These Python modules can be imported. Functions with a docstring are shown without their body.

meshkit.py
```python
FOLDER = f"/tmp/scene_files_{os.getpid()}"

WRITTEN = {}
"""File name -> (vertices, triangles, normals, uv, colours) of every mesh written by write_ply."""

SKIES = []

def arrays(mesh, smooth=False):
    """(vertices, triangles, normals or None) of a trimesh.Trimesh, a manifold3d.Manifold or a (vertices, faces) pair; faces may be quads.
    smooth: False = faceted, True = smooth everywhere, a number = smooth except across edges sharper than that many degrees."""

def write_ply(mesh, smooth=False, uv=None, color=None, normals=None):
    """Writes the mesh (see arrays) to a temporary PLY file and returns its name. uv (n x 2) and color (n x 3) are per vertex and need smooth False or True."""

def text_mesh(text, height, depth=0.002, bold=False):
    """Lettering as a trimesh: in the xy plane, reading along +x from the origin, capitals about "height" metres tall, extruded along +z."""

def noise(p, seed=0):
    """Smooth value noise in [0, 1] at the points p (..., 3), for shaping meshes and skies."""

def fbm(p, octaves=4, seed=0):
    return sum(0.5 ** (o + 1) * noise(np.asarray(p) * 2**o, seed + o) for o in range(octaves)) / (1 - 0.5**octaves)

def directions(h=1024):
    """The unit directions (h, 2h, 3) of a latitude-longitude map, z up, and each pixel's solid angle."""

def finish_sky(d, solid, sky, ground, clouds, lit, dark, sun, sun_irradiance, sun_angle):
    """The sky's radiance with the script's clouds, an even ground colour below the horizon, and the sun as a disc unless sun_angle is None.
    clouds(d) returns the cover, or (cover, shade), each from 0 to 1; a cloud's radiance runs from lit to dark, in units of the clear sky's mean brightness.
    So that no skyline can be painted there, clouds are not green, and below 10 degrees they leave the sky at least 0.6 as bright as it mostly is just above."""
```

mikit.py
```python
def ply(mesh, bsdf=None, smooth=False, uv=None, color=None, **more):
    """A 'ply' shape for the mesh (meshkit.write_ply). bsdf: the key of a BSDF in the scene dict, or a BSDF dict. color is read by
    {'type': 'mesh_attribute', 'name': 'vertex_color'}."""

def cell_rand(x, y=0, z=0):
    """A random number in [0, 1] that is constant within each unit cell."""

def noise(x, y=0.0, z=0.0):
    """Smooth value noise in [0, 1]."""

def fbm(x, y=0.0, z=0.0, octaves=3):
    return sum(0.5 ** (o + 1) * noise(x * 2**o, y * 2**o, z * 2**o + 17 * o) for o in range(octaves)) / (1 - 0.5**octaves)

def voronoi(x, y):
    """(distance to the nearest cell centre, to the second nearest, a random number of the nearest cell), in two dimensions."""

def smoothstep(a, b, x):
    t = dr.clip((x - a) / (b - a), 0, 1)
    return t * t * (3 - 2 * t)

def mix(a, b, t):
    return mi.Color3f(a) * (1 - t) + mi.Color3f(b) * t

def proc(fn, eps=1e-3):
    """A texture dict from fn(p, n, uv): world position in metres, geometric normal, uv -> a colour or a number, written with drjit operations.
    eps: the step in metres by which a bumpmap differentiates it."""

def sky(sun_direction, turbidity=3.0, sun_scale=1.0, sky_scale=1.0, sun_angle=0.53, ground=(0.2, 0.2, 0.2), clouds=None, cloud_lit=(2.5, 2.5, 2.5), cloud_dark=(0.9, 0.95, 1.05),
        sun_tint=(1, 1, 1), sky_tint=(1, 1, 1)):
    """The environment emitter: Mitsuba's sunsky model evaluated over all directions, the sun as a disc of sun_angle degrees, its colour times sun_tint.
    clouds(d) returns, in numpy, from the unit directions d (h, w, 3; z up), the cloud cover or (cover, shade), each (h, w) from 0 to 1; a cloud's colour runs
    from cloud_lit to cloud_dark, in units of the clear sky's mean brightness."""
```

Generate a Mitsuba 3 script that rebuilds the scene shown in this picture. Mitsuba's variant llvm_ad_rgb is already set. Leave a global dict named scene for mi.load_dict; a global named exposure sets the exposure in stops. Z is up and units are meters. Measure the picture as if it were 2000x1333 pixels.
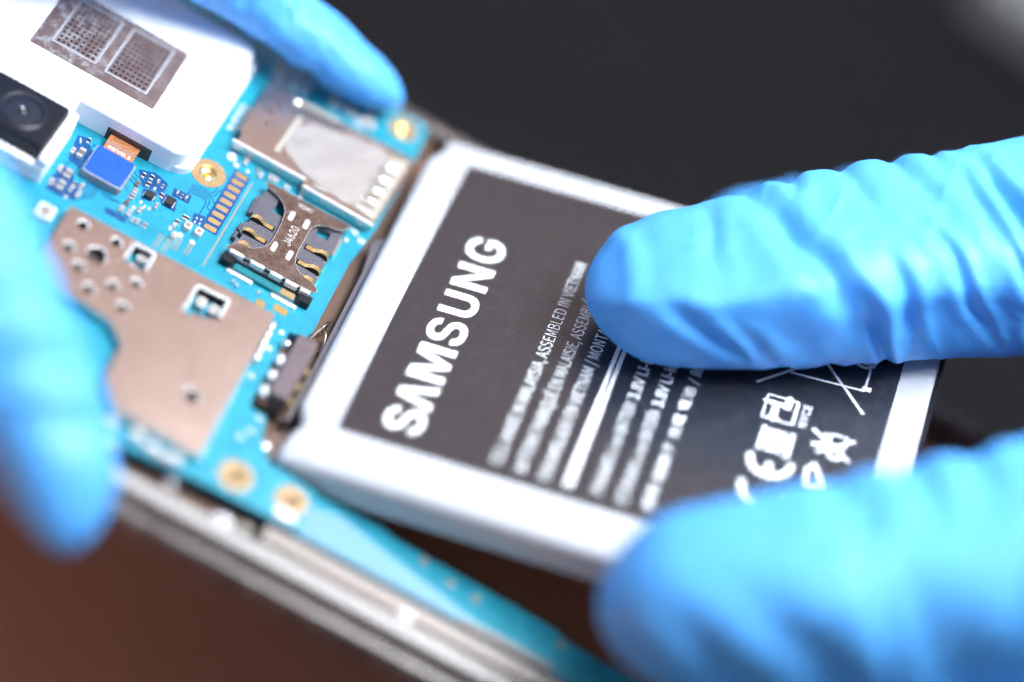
import math, random, glob
import numpy as np, trimesh, mitsuba as mi, drjit as dr, mikit, meshkit
import manifold3d as m3
from mikit import noise, fbm, voronoi, smoothstep, mix, proc
from scipy.interpolate import CubicSpline, PchipInterpolator
from shapely.geometry import Polygon, Point, LineString, box as sbox
from shapely.ops import unary_union
from shapely import affinity

random.seed(7)
rng = np.random.default_rng(7)
MM = 0.001
scene, labels = {'type': 'scene'}, {}
T = mi.ScalarTransform4f

TABLE_Z = -45.0
PANEL = (70.45, 198.0, -5.4)
# ---------------------------------------------------------------- camera, lamps, exposure
# all lengths below are millimetres on the phone's board (x along the phone, y across it, z up); MM turns them into metres
exposure = 0.0
CAM = np.array([-6.806, -157.601, 197.554])
FWD = np.array([0.09031, 0.68856, -0.71953])
UPV = np.array([-0.48263, 0.66224, 0.57315])
FOCUS = 267.5
scene['camera'] = {'type': 'thinlens', 'fov': 23.5366, 'fov_axis': 'x', 'aperture_radius': 11.0 * MM, 'focus_distance': FOCUS * MM,
                   'near_clip': 0.01, 'far_clip': 20.0,
                   'to_world': T().look_at(origin=list(CAM * MM), target=list((CAM + FWD * FOCUS) * MM), up=list(UPV))}

def lamp(key, pos, aim, w, h, rgb, label):
    pos, aim = np.array(pos, float), np.array(aim, float)
    tw = T().look_at(origin=list(pos * MM), target=list(aim * MM), up=[0.13, 0.2, 0.97])
    scene[key + '__diffuser'] = {'type': 'rectangle', 'to_world': tw @ T().scale([w * MM / 2, h * MM / 2, 1]),
                                 'bsdf': {'type': 'diffuse', 'reflectance': {'type': 'rgb', 'value': [.7, .7, .7]}},
                                 'emitter': {'type': 'area', 'radiance': {'type': 'rgb', 'value': list(rgb)}}}
    scene[key + '__housing'] = {'type': 'cube', 'to_world': tw @ T().translate([0, 0, -12 * MM]) @ T().scale([w * MM / 2 + .008, h * MM / 2 + .008, .010]),
                                'bsdf': {'type': 'diffuse', 'reflectance': {'type': 'rgb', 'value': [.1, .1, .1]}}}
    labels[key] = {'label': label, 'category': 'lamp'}

lamp('bench_lamp', (86, 72, 296), (5, 20, 0), 190, 150, (27.5, 28.5, 30), 'large cool white bench lamp panel hanging above the phone')
lamp('added_far_panel', (-190, 560, 480), (0, 20, 0), 620, 420, (.60, .455, .39), 'added unseen warm panel on the far side for the metal plates to reflect')  # added warm panel, there for the metal plates to reflect
lamp('added_side_panel', (-340, 500, 425), (0, 20, 0), 240, 330, (1.5, 1.1, 1.1), 'added unseen dim panel at the far left for the sheen on the battery label')  # added panel that gives the black label its soft sheen
lamp('added_warm_fill', (-115, -115, 2), (-115, -114, -45), 130, 100, (25, 12.5, 7.0), 'added unseen warm fill panel shining straight down at the near left')  # added warm fill for the table beside the phone
scene['room_light'] = {'type': 'constant', 'radiance': {'type': 'rgb', 'value': [.36, .38, .45]}}

# ---------------------------------------------------------------- materials
def rgb(*v): return {'type': 'rgb', 'value': list(v)}
def pri(key, color, rough=.4, metallic=0., spec=.5, two=True, bump=None, **kw):
    b = {'type': 'principled', 'base_color': color if isinstance(color, dict) else rgb(*color), 'roughness': rough, 'metallic': metallic, 'specular': spec, **kw}
    if bump: b = {'type': 'bumpmap', 'arbitrary': proc(bump[0], bump[2]), 'scale': bump[1], 'bsdf': b}
    scene[key] = {'type': 'twosided', 'bsdf': b} if two else b

def glove_bump(p, n, uv):
    q = p * 1000.0
    return fbm(q.x * 2.6, q.y * 2.6, q.z * 2.6, octaves=3)
def glove_col(p, n, uv):
    q = p * 1000.0
    t = fbm(q.x * .5, q.y * .5, q.z * .5, octaves=3)
    f = fbm(q.x * 3.2 + 9, q.y * 3.2, q.z * 3.2, octaves=2)
    return mix((.066, .325, .76), (.092, .38, .83), dr.clip(t * .8 + f * .5 - .15, 0, 1))
pri('nitrile', proc(glove_col), 0.5, spec=.5, bump=(glove_bump, 7e-5, 1.2e-4))

def board_col(p, n, uv):
    q = p * 1000.0
    t = fbm(q.x * .35 + 3, q.y * .35, 0, octaves=2)
    w = noise(q.x * 9, q.y * 9)
    return mix((.008, .215, .30), (.015, .275, .375), dr.clip(t * 1.2 - .1 + (w - .5) * .12, 0, 1))
pri('board', proc(board_col), .30, spec=.5)
pri('board_dark', (.004, .062, .20), .32)
pri('board_mid', (.010, .22, .44), .32)
pri('board_edge', (.010, .16, .28), .6)
pri('board_pale', (.11, .27, .37), .4)

def nickel_col(p, n, uv):
    q = p * 1000.0
    s = fbm(q.x * 6, q.y * 1.2, q.z, octaves=3)
    return mix((.50, .37, .32), (.59, .45, .39), s)
def nickel_rough(p, n, uv):
    q = p * 1000.0
    return .255 + .045 * fbm(q.x * .8, q.y * .8, 0, octaves=3)
pri('nickel', proc(nickel_col), proc(nickel_rough), metallic=1.0)
def bracket_col(p, n, uv):
    q = p * 1000.0
    s = fbm(q.x * 2.2, q.y * 2.2, q.z, octaves=4)
    k = fbm((q.x + q.y) * 9, (q.x - q.y) * 1.6, 2, octaves=2)
    return mix((.22, .15, .125), (.52, .42, .375), dr.clip(s * 1.5 - .45 + (k - .5) * .35, 0, 1))
pri('bracket_metal', proc(bracket_col), .24, metallic=1.0)
pri('silver', (.86, .86, .87), .22, metallic=1.0)
pri('steel', (.70, .69, .68), .38, metallic=1.0)
pri('solder', (.82, .83, .85), .30, metallic=.75)
pri('gold', (1.0, .74, .32), .22, metallic=1.0)
pri('gold_pad', (.38, .245, .115), .40, metallic=.35)
pri('beige_line', (.24, .21, .165), .5)
def white_col(p, n, uv):
    q = p * 1000.0
    return mix((.80, .80, .82), (.86, .86, .88), fbm(q.x * .7, q.y * .7, q.z * .7))
pri('white_plastic', proc(white_col), .32)
pri('white_wrap', (.45, .47, .50), .22, spec=.55)
pri('ivory', (.38, .365, .31), .42)
pri('black_plastic', (.010, .010, .014), .36, spec=.25)
pri('slate_plastic', (.085, .08, .10), .40)
pri('connector_plastic', (.105, .075, .082), .45)
pri('lens_ring', (.016, .018, .026), .32, spec=.35)
pri('highlight_white', (.72, .71, .69), .35, metallic=.2)  # specular white of metal edges put into the base colour
pri('emboss', (.55, .52, .50), .4)
pri('teal_film', (.01, .16, .18), .3)
pri('lens_dark', (.004, .004, .006), .06, clearcoat=1.0)
pri('blue_tape', (.010, .085, .50), .45, spec=.3)
pri('grey_rim', (.24, .27, .31), .45)
pri('orange_film', (.42, .15, .06), .26, spec=.7)
pri('rail_white', (.35, .345, .33), .34)
pri('rail_beige', (.28, .24, .215), .42)
def rim_col(p, n, uv):
    q = p * 1000.0
    s = fbm(q.x * .45, q.y * .9, 1, octaves=3)
    return mix((.035, .024, .022), (.095, .078, .075), dr.clip(s * 1.6 - .3, 0, 1))
pri('rim_smoke', proc(rim_col), .28)
pri('chassis', (.115, .07, .05), .42, metallic=.35)
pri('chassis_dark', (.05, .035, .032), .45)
pri('floor_glow', (.30, .10, .045), .5)  # warm glow in the battery well painted into the floor colour
def label_col(p, n, uv):
    q = p * 1000.0
    a, b, c = voronoi(q.x * 1.3, q.y * 1.3)
    speck = dr.select((a < .045) & (c > .8), 1.0, 0.0)
    h = dr.clip(fbm(q.x * 1.1, q.y * 1.1, 5, octaves=4) * 2.2 - 1.25, 0, 1) * .012
    return mi.Color3f(.0105, .0105, .0135) + mi.Color3f(h, h, h * 1.1) + mi.Color3f(.16, .15, .15) * speck
def label_rough(p, n, uv):
    q = p * 1000.0
    return .27 + .14 * fbm(q.x * .6, q.y * .6, 3, octaves=4)
pri('label_black', proc(label_col), proc(label_rough), spec=.9)
pri('print_white', (.80, .815, .83), .38)
pri('print_grey', (.35, .35, .37), .5)
def table_col(p, n, uv):
    q = p * 1000.0
    return mix((.0032, .0034, .0046), (.0055, .0057, .0072), fbm(q.x * .05, q.y * .05, 0, octaves=4))
pri('table_top', proc(table_col), .5, spec=.16)
def glow_col(p, n, uv):
    q = p * 1000.0
    return mix((.13, .079, .065), (.165, .100, .082), fbm(q.x * .06, q.y * .06, 0, octaves=4))
pri('glow_brown', proc(glow_col), .5, spec=.4)  # brown stands in for a warm glow over the dark table
def card_bump(p, n, uv):
    q = p * 1000.0
    return fbm(q.x * .45, q.y * .45, 0, octaves=3)
pri('panel_light', (.36, .335, .32), .42, metallic=.45, bump=(card_bump, 1.8e-4, 2e-4))
pri('panel_grey', (.16, .17, .17), .5)
scene['smd'] = {'type': 'twosided', 'bsdf': {'type': 'principled', 'base_color': {'type': 'mesh_attribute', 'name': 'vertex_color'}, 'roughness': .32, 'specular': .7}}
def mesh_hole_col(p, n, uv):
    q = p * 1000.0
    s = fbm(q.x * 1.4, q.y * 1.4, 0, octaves=4)
    k = fbm((q.x - q.y) * 7, (q.x + q.y) * .9, 0, octaves=2)
    left = smoothstep(-34.0, -38.5, q.x)
    return mix((.165, .108, .094), (.42, .40, .40), dr.clip((s * 1.9 - .75 + (k - .5) * .5) * (.25 + .75 * left), 0, 1))
pri('window_metal', proc(mesh_hole_col), .3, metallic=.25)

# ---------------------------------------------------------------- helpers
TH = math.radians(18.034)      # the battery is tilted up about its left edge
def to_batt(v):
    v = np.asarray(v, float)
    return np.stack([v[:, 0] * math.cos(TH) - v[:, 2] * math.sin(TH), v[:, 1], v[:, 0] * math.sin(TH) + v[:, 2] * math.cos(TH) + 1.0], 1)

used = {}
def key(name):
    n = used.get(name, 0); used[name] = n + 1
    return name if n == 0 else f'{name}_{n:03d}'
def put(name, mesh, bsdf, smooth=False, batt=False, color=None, **lab):
    """ONE entry of the scene; a name that is taken gets the next number"""
    k = key(name)
    v, f = np.asarray(mesh.vertices, float), np.asarray(mesh.faces)
    if batt: v = to_batt(v)
    m = trimesh.Trimesh(v * MM, f, process=False)
    scene[k] = mikit.ply(m, bsdf, smooth=smooth, color=color)
    if lab: labels[k] = lab
    return k

def loft(loops, cap=True):
    """convex loops of equal count joined into a closed body"""
    n = len(loops[0]); v = np.vstack(loops); f = []
    for k in range(len(loops) - 1):
        for i in range(n):
            a, b = k * n + i, k * n + (i + 1) % n
            f += [[a, b, b + n], [a, b + n, a + n]]
    if cap:
        f += [[0, i + 1, i] for i in range(1, n - 1)]
        o = (len(loops) - 1) * n
        f += [[o, o + i, o + i + 1] for i in range(1, n - 1)]
    return trimesh.Trimesh(v, f, process=False)
def rr(w, d, r, seg=3):
    """rounded rectangle loop, counter-clockwise"""
    r = min(r, w / 2 - 1e-4, d / 2 - 1e-4); o = []
    for cx, cy, a0 in ((w / 2 - r, d / 2 - r, 0), (-w / 2 + r, d / 2 - r, 90), (-w / 2 + r, -d / 2 + r, 180), (w / 2 - r, -d / 2 + r, 270)):
        for t in np.linspace(0, 90, seg + 1):
            a = math.radians(a0 + t); o.append([cx + r * math.cos(a), cy + r * math.sin(a)])
    return np.array(o)
def rbox(cx, cy, w, d, z0, z1, r=.15, c=.06, rot=0., seg=3, steps=1):
    """upright block with rounded corners and a chamfered (steps 1) or rounded top edge"""
    loops, R = [], np.array([[math.cos(rot), -math.sin(rot)], [math.sin(rot), math.cos(rot)]])
    prof = [(0, z0)] + [(c * (1 - math.cos(a)), z1 - c + c * math.sin(a)) for a in np.linspace(0, math.pi / 2, steps + 1)]
    for ins, z in prof:
        p = rr(w - 2 * ins, d - 2 * ins, max(r - ins, .004), seg) @ R.T + [cx, cy]
        loops.append(np.column_stack([p, np.full(len(p), z)]))
    return loft(loops)
def slab(poly, z0, z1, bev=0.):
    """extruded outline, holes allowed, with a small bevel step along the top edge"""
    out = []
    for g in getattr(poly, 'geoms', [poly]):
        if g.area < 1e-6: continue
        if not bev: m = trimesh.creation.extrude_polygon(g, z1 - z0, engine='earcut'); m.apply_translation([0, 0, z0]); out.append(m); continue
        m = trimesh.creation.extrude_polygon(g, z1 - bev - z0, engine='earcut'); m.apply_translation([0, 0, z0]); out.append(m)
        for k in (1, 2):
            for h in getattr(g.buffer(-bev * (.3, 1)[k - 1], join_style=1), 'geoms', [g.buffer(-bev * (.3, 1)[k - 1], join_style=1)]):
                if h.area < 1e-6: continue
                m = trimesh.creation.extrude_polygon(h, bev * (.6, 1)[k - 1] + .01, engine='earcut'); m.apply_translation([0, 0, z1 - bev - .01]); out.append(m)
    return trimesh.util.concatenate(out)
def cat(ms): return trimesh.util.concatenate(list(ms))
def lathe(prof, cx, cy, seg=40):
    """closed profile (r, z) turned about an upright axis"""
    prof = np.array(prof, float); a = np.linspace(0, 2 * math.pi, seg, endpoint=False); n = len(prof)
    v = np.stack([cx + prof[:, 0][:, None] * np.cos(a), cy + prof[:, 0][:, None] * np.sin(a), np.repeat(prof[:, 1][:, None], seg, 1)], -1).reshape(-1, 3); f = []
    for k in range(n - 1):
        for i in range(seg):
            p, q = k * seg + i, k * seg + (i + 1) % seg
            f += [[p, q, q + seg], [p, q + seg, p + seg]]
    return trimesh.Trimesh(v, f, process=False)
def strip(pts, w, t):
    """a bent flat strip: pts (x, z) profile at its middle, w wide along y"""
    p = np.array(pts, float); d = np.gradient(p, axis=0); d /= np.linalg.norm(d, axis=1, keepdims=True); nrm = np.stack([-d[:, 1], d[:, 0]], 1)
    loops = []
    for q, nn in zip(p, nrm):
        a, b = q + nn * t / 2, q - nn * t / 2
        loops.append(np.array([[a[0], -w / 2, a[1]], [a[0], w / 2, a[1]], [b[0], w / 2, b[1]], [b[0], -w / 2, b[1]]]))
    return loft(loops)
def wire(pts, r, seg=8):
    p = np.array(pts, float); t = np.gradient(p, axis=0); t /= np.linalg.norm(t, axis=1, keepdims=True)
    a = np.cross(t, [.1, .2, 1.]); a /= np.linalg.norm(a, axis=1, keepdims=True); b = np.cross(t, a)
    g = np.linspace(0, 2 * math.pi, seg, endpoint=False)
    return loft([q + r * (np.cos(g)[:, None] * x + np.sin(g)[:, None] * y) for q, x, y in zip(p, a, b)])
def blob(x, y, z, rx, ry, rz, sub=2):
    m = trimesh.creation.icosphere(subdivisions=sub); m.apply_scale([rx, ry, rz]); m.apply_translation([x, y, z]); return m

FONT = lambda n: glob.glob(f'/opt/blender-*/*/datafiles/fonts/{n}.woff2')[0]
def glyphs(text, weight=500, font='Inter', size=120, stroke=0):
    """lettering as a shapely outline; capitals are 0.727 * size tall"""
    from PIL import Image, ImageDraw, ImageFont
    f = ImageFont.truetype(FONT(font), size)
    if font == 'Inter': f.set_variation_by_axes([14, weight])
    x0, y0, x1, y1 = f.getbbox(text, anchor='ls', stroke_width=stroke)
    im = Image.new('L', (int(x1 - x0) + 8, int(y1 - y0) + 8))
    ImageDraw.Draw(im).text((4 - x0, 4 - y0), text, 255, f, anchor='ls', stroke_width=stroke)
    on = np.pad(np.asarray(im) > 127, ((0, 0), (1, 1))).astype(np.int8)
    r, s = np.nonzero(np.diff(on, axis=1) == 1); e = np.nonzero(np.diff(on, axis=1) == -1)[1]
    g = unary_union([sbox(a, -q - 1, b, -q) for a, b, q in zip(s, e, r)]).buffer(.6).buffer(-.6).simplify(.6)
    b = g.bounds
    return affinity.translate(g, -b[0], -(y0 - 4) * 0 - b[1])
def fit(g, x0, y0, x1, y1):
    """stretch an outline into a box"""
    b = g.bounds
    return affinity.translate(affinity.scale(affinity.translate(g, -b[0], -b[1]), (x1 - x0) / (b[2] - b[0]), (y1 - y0) / (b[3] - b[1]), origin=(0, 0)), x0, y0)

# ---------------------------------------------------------------- places on the board, in mm
COMP = [(-34.05, 26.52, 0.28, 0.42, 's'), (-33.88, 26.15, 0.28, 0.42, 's'), (-33.21, 26.83, 0.45, 0.97, 'r'), (-34.0, 24.34, 0.57, 0.97, 'c'), (-33.13, 24.49, 0.85, 1.53, 'C'), (-34.04, 21.18, 0.62, 1.04, 'c'), (-33.05, 20.92, 0.91, 1.39, 'C'), (-34.02, 18.9, 0.68, 1.04, 'c'), (-33.0, 18.99, 1.02, 1.39, 'C'), (-31.88, 20.23, 0.51, 0.62, 'r'), (-31.9, 19.33, 0.51, 0.97, 'c'), (-31.92, 18.15, 0.51, 0.62, 's'), (-31.11, 20.39, 0.57, 0.97, 'c'), (-30.97, 19.16, 0.57, 1.11, 'c'), (-26.24, 26.24, 0.51, 0.97, 'r'), (-25.37, 26.56, 0.57, 0.9, 'r'), (-25.3, 25.43, 0.62, 0.9, 'r'), (-24.55, 26.39, 0.4, 0.69, 'c'), (-23.89, 26.18, 0.4, 0.56, 'r'), (-24.47, 25.41, 0.4, 0.56, 's'), (-26.29, 24.65, 0.57, 0.76, 'b'), (-26.07, 23.56, 0.68, 0.83, 'c'), (-26.07, 22.65, 0.85, 0.76, 'R'), (-24.55, 24.03, 1.14, 1.11, 'k'), (-23.42, 24.92, 0.62, 0.83, 'r'), (-22.33, 24.6, 1.08, 1.32, 'k'), (-26.15, 21.52, 0.57, 0.76, 'b'), (-26.28, 20.35, 0.68, 0.97, 'c'), (-25.29, 21.48, 0.57, 0.56, 's'), (-25.37, 20.35, 0.66, 1.11, 'c'), (-24.57, 21.42, 0.57, 0.97, 'c'), (-24.94, 22.65, 0.34, 0.62, 's'), (-24.37, 22.37, 0.34, 0.56, 's'), (-23.83, 22.44, 0.4, 0.62, 's'), (-23.31, 23.11, 0.4, 0.97, 'c'), (-24.69, 19.73, 0.51, 0.83, 'c'), (-24.1, 19.83, 0.51, 0.83, 'c'), (-23.32, 19.91, 0.74, 0.83, 'r'), (-22.14, 26.34, 0.34, 0.62, 'c'), (-21.57, 26.28, 0.34, 0.62, 'r'), (-21.03, 26.34, 0.34, 0.62, 'c'), (-19.98, 23.74, 0.97, 0.76, 'R'), (-20.53, 22.6, 0.68, 0.83, 'r'), (-20.8, 21.42, 0.45, 0.83, 's'), (-20.6, 21.84, 0.57, 0.69, 'c'), (-19.3, 22.67, 0.97, 1.18, 'w'), (-17.97, 22.62, 0.97, 1.18, 'w'), (-20.07, 20.48, 0.68, 0.97, 'w'), (-18.95, 24.58, 0.28, 0.39, 's'), (-18.46, 24.71, 0.28, 0.39, 's'), (-18.9, 23.96, 0.28, 0.39, 's'), (-18.39, 24.08, 0.28, 0.39, 's'), (-19.52, 21.25, 0.68, 0.83, 's'), (-18.03, 21.17, 0.8, 0.69, 's')]
COLS = [(-21.16, 19.06), (-20.19, 19.01), (-19.34, 19.92), (-18.0, 20.16)]
TR = [[(-30.88, 21.95), (-30.75, 20.61), (-30.36, 19.5), (-30.57, 18.62)], [(-30.57, 22.1), (-30.33, 20.77), (-30.14, 19.84), (-30.54, 19.09)], [(-30.17, 22.06), (-29.87, 20.6), (-29.75, 19.8), (-30.3, 19.1)], [(-29.85, 22.04), (-29.56, 20.48), (-29.63, 19.81)], [(-29.44, 21.83), (-29.09, 21.21), (-28.28, 20.95), (-26.72, 21.1)], [(-29.1, 21.92), (-28.81, 21.43), (-28.0, 21.17), (-26.47, 21.12)], [(-27.39, 26.18), (-26.71, 25.8), (-26.37, 25.89)], [(-27.33, 25.49), (-26.71, 25.25), (-26.1, 25.01)], [(-27.34, 24.94), (-26.72, 24.7), (-26.35, 24.45)], [(-27.28, 23.71), (-26.64, 23.13)], [(-33.97, 22.39), (-33.49, 22.96)], [(-33.97, 22.39), (-33.9, 21.72)], [(-32.62, 26.22), (-32.35, 27.0)], [(-32.59, 22.4), (-32.23, 23.23)]]
TR3 = [[(-21.01, 28.72), (-18.83, 29.63), (-17.74, 31.58)], [(-21.46, 27.56), (-18.8, 28.02), (-17.87, 27.4)], [(-21.45, 27.97), (-18.88, 28.64), (-17.85, 29.58)], [(-21.0, 27.38), (-18.84, 27.45), (-18.01, 26.62), (-17.96, 25.19)], [(-20.88, 27.74), (-18.72, 27.82), (-17.96, 26.93), (-17.6, 26.54)], [(-27.72, 19.59), (-26.23, 19.57)], [(-27.54, 19.2), (-26.28, 19.27)]]
PATCH = [[(-34.42, 26.81), (-33.55, 27.14), (-32.37, 25.69), (-32.53, 22.81), (-33.85, 23.21)], [(-26.89, 26.76), (-25.29, 27.47), (-23.65, 26.94), (-23.55, 25.57), (-25.7, 24.96)], [(-25.42, 24.64), (-24.06, 24.99), (-23.92, 23.83), (-25.07, 23.29)], [(-22.59, 26.86), (-20.75, 27.04), (-20.68, 26.0), (-22.43, 25.9)], [(-19.37, 25.04), (-18.34, 25.31), (-18.19, 24.08), (-19.09, 23.83)], [(-23.93, 25.27), (-22.9, 25.53), (-21.84, 25.46), (-21.44, 23.97), (-22.84, 23.96)], [(-33.87, 21.92), (-32.74, 21.92), (-32.22, 20.53), (-30.94, 21.01), (-30.9, 18.54), (-32.02, 18.02), (-34.1, 17.97), (-34.27, 19.62)], [(-27.68, 19.64), (-25.42, 19.63), (-25.28, 19.04), (-27.53, 19.05)]]

# ================================================================ setting
tb = trimesh.creation.box(extents=[1400, 1400, 30]); tb.apply_translation([0, 150, TABLE_Z - 15])
put('table', tb, 'table_top', label='dark table top far below the phone', kind='structure')
put('glow_sheet', rbox(-85, -80, 250, 220, TABLE_Z, TABLE_Z + 2.5, 8, 1, 0), 'glow_brown', label='added brown sheet carrying the warm glow on the dark table below the near edge of the phone', category='added sheet')  # sheet added to carry the painted warm glow
put('panel', rbox(0, 0, 160, 120, 0, 9, 4, 1.5, 0), 'panel_grey', label='pale grey board edge lying far behind the phone on the dark table', category='board')
pk = scene['panel']; pk['to_world'] = T().translate([PANEL[0] * MM, PANEL[1] * MM, TABLE_Z * MM]) @ T().rotate([0, 0, 1], PANEL[2]) @ T().translate([80 * MM, 60 * MM, 0])

# ================================================================ the phone
P = 'smartphone'
labels[P] = {'label': 'opened phone with bare blue circuit board and metal shields, held by the left glove', 'category': 'smartphone'}
# --- frame
F = P + '__frame'
put(F + '__floor', slab(sbox(-75, -9.6, 150, 57), -6.6, -5.6), 'floor_glow', label='floor of the battery well with the warm glow painted in brown')
put(F + '__mid_plate', slab(Polygon([(-75, -9.4), (1.2, -9.4), (1.2, -1), (.9, 4), (.1, 30), (.1, 56), (-75, 56)]), -5.6, -2.2), 'chassis')
def bar(y0, y1, z0, z1, r, x0=-75):
    """rail along the phone with a rounded top"""
    c = [(y0, z0)] + [(y0 + r - r * math.cos(a), z1 - r + r * math.sin(a)) for a in np.linspace(0, math.pi / 2, 5)] + [(y1 - r + r * math.sin(a), z1 - r + r * math.cos(a)) for a in np.linspace(0, math.pi / 2, 5)] + [(y1, z0)]
    xs = np.linspace(x0, 150, 60)
    return loft([np.array([[x, y, z] for y, z in c]) for x in xs])
put(F + '__rail', bar(-11.5, -9.75, -6.4, 0.05, .45), 'rail_white', smooth=35, label='bright white rail along the near edge')
put(F + '__ledge', bar(-8.95, -7.0, -6.4, -.25, .2, 3), 'rail_beige', smooth=35, label='beige ledge beside the white rail')
put(F + '__groove', bar(-9.74, -8.96, -6.4, -.75, .1, 3), 'chassis', smooth=35)
put(F + '__outer_rim', bar(-14.0, -11.55, -3.6, -1.2, .9), 'rim_smoke', smooth=35, label='smoky glossy outer rim')
put(F + '__outer_rim', bar(56.2, 58.4, -7.2, -1.1, .9), 'rim_smoke', smooth=35, label='smoky glossy rim at the far edge')
put(F + '__divider', slab(Polygon([(-.9, 34.5), (.35, 36.5), (.3, 16.5), (.1, 6), (-.35, 6), (-.25, 16), (-.35, 30)]), -2.2, -.2, .12), 'slate_plastic', smooth=False, label='thin dark rim between board and battery')
for p in ([(-1.2, 22.2, -2), (-.9, 21.9, -1.5), (-1.3, 20.9, -1.4), (-1.0, 20.4, -1.9)], [(-2.0, 18.0, -1.2), (-1.4, 20.0, -.8), (-.9, 20.5, -1.3)], [(-1.7, 19.9, -1.4), (-.9, 20.0, -1.0), (-.45, 19.0, -1.3), (-.5, 17.8, -1.9)]):
    t = np.linspace(0, 1, 14); c = CubicSpline(np.linspace(0, 1, len(p)), np.array(p))(t)
    put(F + '__spring', wire(c, .11), 'nickel', smooth=40)
put(F + '__screw_boss', lathe([(0, -2.3), (1.9, -2.3), (1.9, -.9), (1.7, -.75), (0, -.75)], .2, 2.6), 'chassis', smooth=30)
for x, y, rx, m in ((-7.4, -8.5, .62, 'solder'), (-1.1, -9.3, 1.05, 'white_plastic'), (1.3, -9.0, .66, 'ivory'), (19.5, -9.15, .8, 'white_plastic'), (-14.5, -7.6, .8, 'ivory')):
    put(F + '__clip', blob(x, y, -.15, rx, .6, .55), m, smooth=True)
arm = Polygon([(5.9, -6.4), (78, -6.4), (78, -3.4), (36, -1.6), (34.2, -.9), (15, -.55), (14, -.05), (6, -.4)])
put(F + '__antenna_arm', slab(arm, -5.6, -.5, .25), 'board', label='blue antenna arm running below the battery')
put(F + '__antenna_arm', slab(Polygon([(5.9, -6.38), (30, -6.38), (22, -4.4), (13, -2.6), (9, -1.6), (5.9, -2.8)]), -.5, -.15, .1), 'board_pale', label='pale blue layer on the antenna arm')  # raised layer in a paler blue
put(F + '__antenna_arm', slab(Polygon([(24, -6.39), (36, -6.39), (35, -5.8), (29, -5.6), (25.5, -5.8)]), -.5, -.1, .1), 'rail_beige')
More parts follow.
